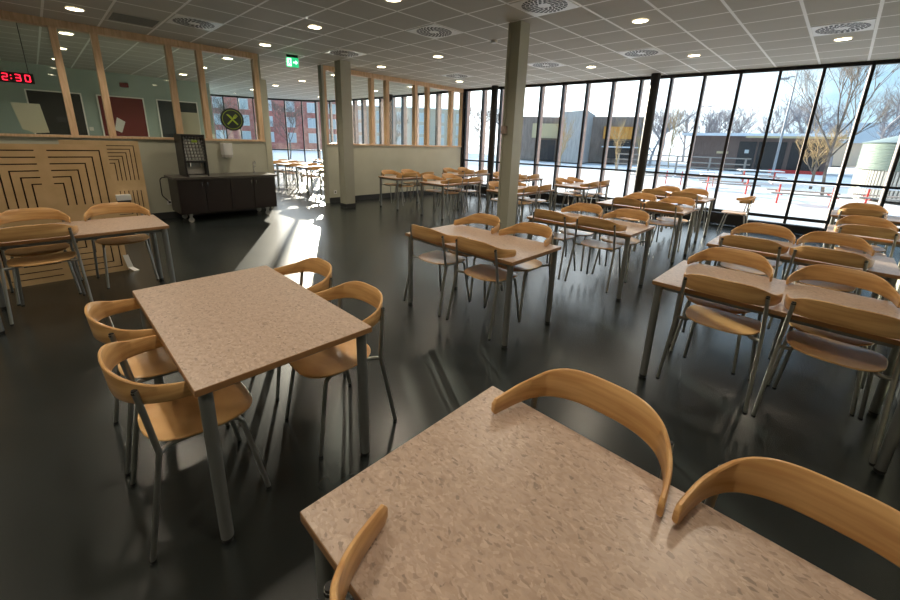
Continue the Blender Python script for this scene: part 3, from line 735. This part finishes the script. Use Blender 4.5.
# E
set_along_y(2.73, -.50, 'speckled table first in the right row beside the low wall', '', [
    ('n', .35, 'birch chair on the near side of the first right-row table, left one'), ('n', -.17, 'birch chair on the near side of the first right-row table, right one'),
    ('f', .43, 'birch chair on the far side of the first right-row table, left one'), ('f', -.15, 'birch chair on the far side of the first right-row table, right one')], off=.085)
# F
set_along_y(4.29, -.48, 'speckled table second in the right row', '', [
    ('n', .44, 'birch chair on the near side of the second right-row table, left one'), ('n', -.07, 'birch chair on the near side of the second right-row table, right one'),
    ('f', .43, 'birch chair on the far side of the second right-row table, left one'), ('f', -.09, 'birch chair on the far side of the second right-row table, right one')])
# P
set_along_y(6.05, -1.27, 'speckled table third in the right row, cut by the right edge', '', [
    ('n', -.33, 'birch chair on the near side of the third right-row table'), ('f', -.34, 'birch chair on the far side of the third right-row table')])
set_along_y(7.90, -1.27, 'speckled table fourth in the right row, by the windows', '', [
    ('n', -.32, 'birch chair on the near side of the fourth right-row table'), ('f', -.36, 'birch chair on the window side of the fourth right-row table')], proto=chair_b)
# G: left table, long side along X
set_along_x(-.49, 4.47, 'speckled table at the left edge before the slotted panels', [
    ('s', -.13, 'birch chair at the left edge, its back to the camera, near side of table'), ('n', -.15, 'birch chair behind the left edge table, its back rising over the nearer chair'),
    ('n', .46, 'birch chair behind the left edge table, right one before the slotted panel')], proto=chair_a, z=HUNG, off=.11)
# far rows with the long side along X
set_along_x(7.95, 3.78, 'speckled table by the windows left of the dark pillar', [
    ('n', 8.30, 'birch chair left side of the window table by the dark pillar, nearer one'), ('n', 8.82, 'birch chair left side of the window table by the dark pillar, farther one'),
    ('s', 8.25, 'birch chair right side of the window table by the dark pillar, nearer one'), ('s', 8.80, 'birch chair right side of the window table by the dark pillar, farther one')])
set_along_x(5.80, 3.98, 'speckled table mostly hidden behind the front column', [
    ('n', 6.12, 'birch chair just left of the front column, at the hidden table, nearer one'), ('n', 6.68, 'birch chair left side of the table behind the front column, farther one'),
    ('s', 6.12, 'birch chair right side of the table behind the front column, nearer one'), ('s', 6.62, 'birch chair right side of the table behind the front column, farther one')])
set_along_x(7.95, 5.55, 'speckled table by the windows behind the front column', [
    ('n', 8.25, 'birch chair left side of the window table behind the column, nearer one'), ('n', 8.80, 'birch chair left side of the window table behind the column, farther one'),
    ('s', 8.15, 'birch chair right side of the window table behind the column, nearer one'), ('s', 8.70, 'birch chair right side of the window table behind the column, farther one')])
set_along_x(5.68, 5.74, 'speckled table left of the front column, nearer of two by the partition', [
    ('n', 6.0, 'birch chair left side of the nearer partition table, nearer one'), ('n', 6.62, 'birch chair left side of the nearer partition table, farther one'),
    ('s', 6.0, 'birch chair right side of the nearer partition table, nearer one'), ('s', 6.60, 'birch chair right side of the nearer partition table, farther one')])
set_along_x(5.66, 7.22, 'speckled table beside the partition column', [
    ('n', 6.0, 'birch chair against the partition, left side of the table by its column, nearer one'), ('n', 6.60, 'birch chair against the partition, left side of the table by its column, farther one'),
    ('s', 6.0, 'birch chair right side of the table by the partition column, nearer one'), ('s', 6.58, 'birch chair right side of the table by the partition column, farther one')])
set_along_x(7.80, 7.22, 'speckled table in the far corner between partition and windows', [
    ('n', 8.1, 'birch chair against the partition in the far corner, nearer one'), ('n', 8.70, 'birch chair against the partition in the far corner, farther one'),
    ('s', 8.1, 'birch chair right side of the far corner table, nearer one'), ('s', 8.66, 'birch chair right side of the far corner table, farther one')])
# lone chair by the windows
place(chair_b, 9.25, 1.06, 0, PI/2+.25, 'lone birch chair standing sideways against the window wall', 'birch chairs around the dining tables')
# back room
names = ['nearest', 'second', 'third', 'fourth']
for ci, x0 in enumerate((5.42, 7.45)):
    for ri, yb in enumerate((9.75, 11.2, 12.65, 14.1)):
        if ci == 1 and ri == 0: continue
        cl = ['column side', 'window side'][ci]
        ch = []
        for sd_, sn in (('n', 'far'), ('s', 'near')):
            for xx, xn in ((x0+.33, 'left'), (x0+.92, 'right')):
                ch.append((sd_, xx, 'birch chair in the back room, %s %s of the %s table on the %s' % (sn, xn, names[ri], cl)))
        set_along_x(x0, yb, 'table in the back room, %s from the opening on the %s' % (names[ri], cl), ch, z=0, proto=chair_b, group='chairs in the back room')

# ------------------------------------------------------------------ outside
g = MB(); n = 40
def gz(x, y): 
    d = max(0, x-14); return -.12+ .10*math.sin(x*.21+y*.13)*min(1, d/8)+.05*math.sin(y*.6+x*.3)*min(1, d/8)
xs = [10.95-.0993*0]; 
GX = [10+i*3.2 for i in range(60)]; GY = [-70+i*4 for i in range(50)]
for i in GX:
    for j in GY: g.v.append((i-.0, j, gz(i, j)))
for i in range(len(GX)-1):
    for j in range(len(GY)-1): g.f.append((i*len(GY)+j, (i+1)*len(GY)+j, (i+1)*len(GY)+j+1, i*len(GY)+j+1)); g.mi.append(0)
# second strip north of the building
b0 = len(g.v)
GX2 = [-60+i*5 for i in range(15)]; GY2 = [20.8+i*5 for i in range(21)]
for i in GX2:
    for j in GY2: g.v.append((i, j, -.12))
for i in range(len(GX2)-1):
    for j in range(len(GY2)-1): g.f.append((b0+i*len(GY2)+j, b0+(i+1)*len(GY2)+j, b0+(i+1)*len(GY2)+j+1, b0+i*len(GY2)+j+1)); g.mi.append(0)
struct('floor_snow', g, 'snow', smooth=True)

def az(a, d): return (d*math.cos(math.radians(a)), d*math.sin(math.radians(a)))
# brown pavilion
PX, PY0, PY1, PH = 44.0, 1.0, 10.9, 2.95
r_ = empty('pavilion', (PX, 0, -.1)); tag(r_, 'low dark brown pavilion with a snow-topped flat roof across the yard', 'building')
obj('wall', MB().box((0, PY0, 0), (7, PY1, PH)).mesh('wall', 'brown_clad'), r_)
obj('roof', MB().box((-1.0, PY0-1.2, PH), (8, PY1+.6, PH+.22)).mesh('roof', 'snow_roof'), r_)
obj('eaves_board', MB().box((-1.02, PY0-1.2, PH-.16), (-.9, PY0+5.5, PH)).mesh('eaves_board', 'pale_wood'), r_)
for i, (a, b) in enumerate([(1.3, 3.4), (3.7, 5.6), (5.75, 7.0)]): obj('dark_opening', MB().box((-.06, a, .25), (0, b, 2.5)).mesh('dark_opening', 'dark_glass'), r_)
obj('lit_notice', MB().box((-.08, 7.7, 1.4), (-.02, 8.6, 1.6)).mesh('lit_notice', 'pale_wood'), r_)
obj('notice_paper', MB().box((-.08, 6.2, 1.5), (-.02, 6.5, 1.8)).mesh('notice_paper', 'white'), r_)
obj('ramp_wall', MB().box((-1.4, PY0, 0), (-1.3, PY0+3.4, .3)).mesh('ramp_wall', 'red_paint'), r_)
# grey school building with orange bands
r_ = empty('grey_building', (0, 0, -.1)); tag(r_, 'grey and brown cubic building with an orange band across the snow', 'building')
def block(name, pts, h, mt, base=0):
    return obj(name, MB().prism(pts, base, h).mesh(name, mt), r_)
D = 44
p1 = az(34.6, D+2); p2 = az(29.2, D+2); block('brown_wing', [p1, p2, az(29.2, D+14), az(34.6, D+14)], 4.6, 'brown_grey')
block('upper_band', [az(33.2, D+1.7), az(29.4, D+1.7), az(29.4, D+1.95), az(33.2, D+1.95)], 3.9, 'pale_wood', 2.4)
block('entrance', [az(32.6, D+1.7), az(30.0, D+1.7), az(30.0, D+1.95), az(32.6, D+1.95)], 2.2, 'dark_glass')
block('grey_block', [az(29.2, D), az(26.3, D-2.2), az(25.2, D+5), az(28.5, D+12)], 5.0, 'grey_clad')
block('dark_wing', [az(25.6, D+3), az(19.4, D+3), az(19.0, D+16), az(25.4, D+16)], 4.75, 'brown_grey')
block('orange_band', [az(24.0, D+2.6), az(20.4, D+2.6), az(20.4, D+2.9), az(24.0, D+2.9)], 3.75, 'orange', 2.5)
block('lower_band', [az(23.7, D+2.6), az(20.2, D+2.6), az(20.2, D+2.9), az(23.7, D+2.9)], 2.3, 'dark_glass', .5)
block('snow_ledge', [az(24.0, D+1.6), az(17.6, D+1.6), az(17.6, D+3.5), az(24.0, D+3.5)], 1.75, 'snow_roof', 1.62)
# far barn with grey roof
r_ = empty('long_building', (75, 0, 0)); tag(r_, 'long distant building with a bluish roof behind the silver tank', 'building')
obj('wall', MB().box((0, -16, 0), (10, 4, 3.0)).mesh('wall', 'beige'), r_)
obj('roof', MB().add([(-.5, -16.5, 3), (-.5, 4.5, 3), (10.5, 4.5, 3), (10.5, -16.5, 3), (5, -16.5, 5.8), (5, 4.5, 5.8)], [(0, 1, 5, 4), (2, 3, 4, 5), (0, 4, 3), (1, 2, 5), (0, 3, 2, 1)]).mesh('roof', 'window_far'), r_)
# silver tank
r_ = empty('storage_tank', (24.6, -2.45, -.12)); tag(r_, 'round corrugated silver tank with a slatted base outside the right windows', 'tank')
g = MB(); n = 64
for i in range(18):
    z0 = 1.12+i*.058; g.cyl((0, 0), 2.02, z0, z0+.029, n, 2.07); g.cyl((0, 0), 2.07, z0+.029, z0+.058, n, 2.02)
obj('corrugated_wall', g.mesh('corrugated_wall', 'tank'), r_)
g = MB()
for i in range(110):
    a = 2*PI*i/110; R_ = Matrix.Rotation(a, 3, 'Z'); g.box((1.98, -.038, 0), (2.05, .038, 1.1), rot=R_)
obj('slatted_base', g.mesh('slatted_base', 'tank_slat'), r_)
obj('inner_drum', MB().cyl((0, 0), 1.95, 0, 2.1, 48).mesh('inner_drum', 'grey_wood'), r_)
obj('roof', MB().cyl((0, 0), 2.12, 2.18, 2.75, 24, .25).mesh('roof', 'tank'), r_)
# lamp posts
for (a, d, h, l) in [(5.45, 38, 7.0, 'tall grey street lamp leaning slightly in front of the pavilion'), (12.2, 70, 8.0, 'distant floodlight pole above the pavilion roof'), (21.3, 62, 7.6, 'distant lamp pole behind the orange-banded building')]:
    x, y = az(a, d); r_ = empty('street_lamp', (x, y, -.1)); tag(r_, l, 'street lamp', 'lamp poles outside')
    obj('pole', MB().tube([(0, 0, 0), (0, 0, h)], .09, 10, r_end=.05).mesh('pole', 'galv', True), r_)
    obj('arm', MB().tube(fillet([(0, 0, h-.25), (0, .25, h-.2), (0, .45, h-.25)], .1, 4), .04, 8).mesh('arm', 'galv', True), r_)
    obj('lamp_head', MB().box((-.12, .35, h-.38), (.12, .85, h-.26)).mesh('lamp_head', 'galv', bevel=.02), r_)
# picnic tables with red legs
def picnic(x, y, rz, label):
    r_ = empty('picnic_table', (x, y, gz(x, y)), rz); tag(r_, label, 'picnic table', 'red-legged picnic tables in the snow')
    obj('table_board', MB().box((-.38, -1.0, .70), (.38, 1.0, .75)).mesh('table_board', 'snow_roof'), r_)
    for s_ in (-1, 1): obj('bench_board', MB().box((s_*.72-.14, -1.0, .41), (s_*.72+.14, 1.0, .45)).mesh('bench_board', 'grey_wood'), r_)
    for y_ in (-.7, .7):
        g = MB(); g.box((-.07, y_-.02, 0), (-.03, y_+.02, .70)); g.box((.03, y_-.02, 0), (.07, y_+.02, .70)); g.box((-.72, y_-.02, .37), (.72, y_+.02, .41)); obj('leg_frame', g.mesh('leg_frame', 'red_paint'), r_)
pics = [(9.4, 20.5, .3, 'left of three near picnic tables with red legs'), (2.3, 18.0, .2, 'middle of the near red-legged picnic tables'), (-4.4, 19.5, .1, 'right of the near red-legged picnic tables, before the tank'),
        (6.6, 28, .4, 'farther red-legged picnic table before the pavilion'), (12.5, 24, .2, 'farther red-legged picnic table left of the pavilion'), (17.5, 24, .2, 'red-legged picnic table out in the snow before the grey building')]
for a, d, rz, l in pics: x, y = az(a, d); picnic(x, y, rz, l)
# timber fence left of the pavilion
r_ = empty('timber_fence', (*az(14.9, 30), -.1), math.radians(100)); tag(r_, 'weathered timber rail fence standing in the snow left of the pavilion', 'fence')
for i in range(5): obj('post', MB().box((-3.6+i*1.8, -.05, 0), (-3.50+i*1.8, .05, 1.2)).mesh('post', 'grey_wood'), r_)
for z in (.55, .85, 1.2): obj('rail', MB().box((-3.8, -.1, z), (3.9, -.07, z+.07)).mesh('rail', 'grey_wood'), r_)
# red and beige apartment blocks beyond the back room
def apartment(name, cx, cy, w_, d_, h, rz, face, label, cols, rows):
    r_ = empty(name, (cx, cy, -.1), math.radians(rz)); tag(r_, label, 'building')
    obj('wall', MB().box((-w_/2, 0, 0), (w_/2, d_, h)).mesh('wall', face), r_)
    obj('snow_edge', MB().box((-w_/2-.2, -.2, h), (w_/2+.2, d_, h+.15)).mesh('snow_edge', 'snow_roof'), r_)
    for i in range(cols):
        for j in range(rows):
            x = -w_/2+w_*(i+.5)/cols; z = .9+j*(h-1.0)/rows
            f = obj('window', MB().box((-.62, -.08, 0), (.62, 0, 1.35)).mesh('window', 'white'), r_, (x, 0, z))
            obj('pane', MB().box((-.54, -.1, .1), (-.04, -.08, 1.25)).box((.04, -.1, .1), (.54, -.1+.02, 1.25)).mesh('pane', 'window_far'), f)
    return r_
apartment('apartment_building', *az(71, 62), 26, 10, 7.2, -22, 'brick', 'red brick apartment block seen through the back room windows', 9, 3)
apartment('apartment_building', *az(50, 66), 19, 10, 6.6, -38, 'beige', 'beige rendered building seen through the partition glass', 6, 3)

# bare trees
def tree_mesh(name, seed, h, spread, levels, mats, r0, bushy=0, kids=4, sag=.15):
    rnd = random.Random(seed); g = MB()
    def grow(p, d, L, r, lev):
        n = 4; pts = [p]; q = p.copy(); dd = d.copy()
        for i in range(n):
            dd = (dd+Vector((rnd.uniform(-1, 1), rnd.uniform(-1, 1), rnd.uniform(-.3, .9)))*sag).normalized()
            q = q+dd*L/n; pts.append(q.copy())
        g.tube([tuple(t) for t in pts], r, 5 if lev < 2 else 3, mi=0 if lev < 2 else 1, caps=False, r_end=r*.55)
        if lev >= levels: return
        for k_ in range(kids + (1 if lev else 2)):
            t = rnd.uniform(.3, 1.0); i = min(int(t*n), n-1); b = pts[i].lerp(pts[i+1], t*n-i)
            ax = Vector((rnd.uniform(-1, 1), rnd.uniform(-1, 1), rnd.uniform(-.1, .6))).normalized()
            nd = (dd*.75+ax*spread).normalized()
            grow(b, nd, L*rnd.uniform(.5, .72), r*.5, lev+1)
    grow(Vector((0, 0, 0)), Vector((.03, 0, 1)), h*.5, r0, 0)
    return g.mesh(name, mats, True)
t1 = tree_mesh('bare_tree', 8, 6.2, .50, 5, ['bark', 'bark'], .055, kids=4, sag=.12)
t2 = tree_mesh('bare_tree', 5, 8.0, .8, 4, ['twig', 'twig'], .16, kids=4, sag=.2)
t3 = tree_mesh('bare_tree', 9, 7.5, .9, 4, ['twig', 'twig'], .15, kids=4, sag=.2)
t4 = tree_mesh('tan_shrub', 11, 2.6, .95, 4, ['bark', 'twig_warm'], .05, kids=4, sag=.2)
t5 = tree_mesh('slim_tree', 15, 5.0, .35, 3, ['twig_warm', 'twig_warm'], .05, kids=5)
x, y = az(.95, 23); o = obj('bare_tree', t1, loc=(x, y, -.15)); o.scale = (1.15,)*3; tag(o, 'nearest bare tree with a leaning trunk, between lamp and tank', 'tree')
x, y = az(2.0, 27); o = obj('tan_shrub', t4, loc=(x, y, -.15)); o.scale = (1.4,)*3; tag(o, 'tan-leaved shrub tree crown beside the nearest bare tree', 'tree')
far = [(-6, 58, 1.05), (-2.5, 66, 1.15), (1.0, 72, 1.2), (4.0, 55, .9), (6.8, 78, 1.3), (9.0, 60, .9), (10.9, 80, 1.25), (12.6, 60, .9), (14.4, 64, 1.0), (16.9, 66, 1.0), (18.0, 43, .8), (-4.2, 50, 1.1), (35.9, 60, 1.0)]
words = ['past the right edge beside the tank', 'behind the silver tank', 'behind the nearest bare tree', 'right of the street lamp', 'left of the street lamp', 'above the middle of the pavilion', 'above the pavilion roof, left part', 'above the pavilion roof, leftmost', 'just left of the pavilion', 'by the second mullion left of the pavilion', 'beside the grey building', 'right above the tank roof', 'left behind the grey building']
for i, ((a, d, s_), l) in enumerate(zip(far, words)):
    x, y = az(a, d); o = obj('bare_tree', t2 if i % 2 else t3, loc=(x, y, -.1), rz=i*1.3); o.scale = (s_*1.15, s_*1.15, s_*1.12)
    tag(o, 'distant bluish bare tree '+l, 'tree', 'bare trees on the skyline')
for a, d, s_, l in [(29.0, 33, .8, 'slim pale tree before the grey block'), (21.8, 30, .7, 'slim tan tree before the orange-banded wing'), (15.8, 42, 1.1, 'tan bushy tree left of the pavilion'), (19.3, 36, .8, 'slim tree right of the orange-banded wing')]:
    x, y = az(a, d); o = obj('slim_tree', t5, loc=(x, y, -.1), rz=a); o.scale = (s_,)*3; tag(o, l, 'tree', 'slim trees in the snow')
for a, d, s_, l in [(66, 34, .8, 'bare tree before the red brick block, seen in the opening'), (73.5, 36, .8, 'bare tree before the red brick block, behind the round sign'), (40, 30, .8, 'bare tree outside the far corner windows'), (52, 36, .7, 'bare tree before the beige building')]:
    x, y = az(a, d); o = obj('bare_tree', t1, loc=(x, y, -.1), rz=a); o.scale = (s_*1.3, s_*1.3, s_); tag(o, l, 'tree', 'bare trees beyond the back room')
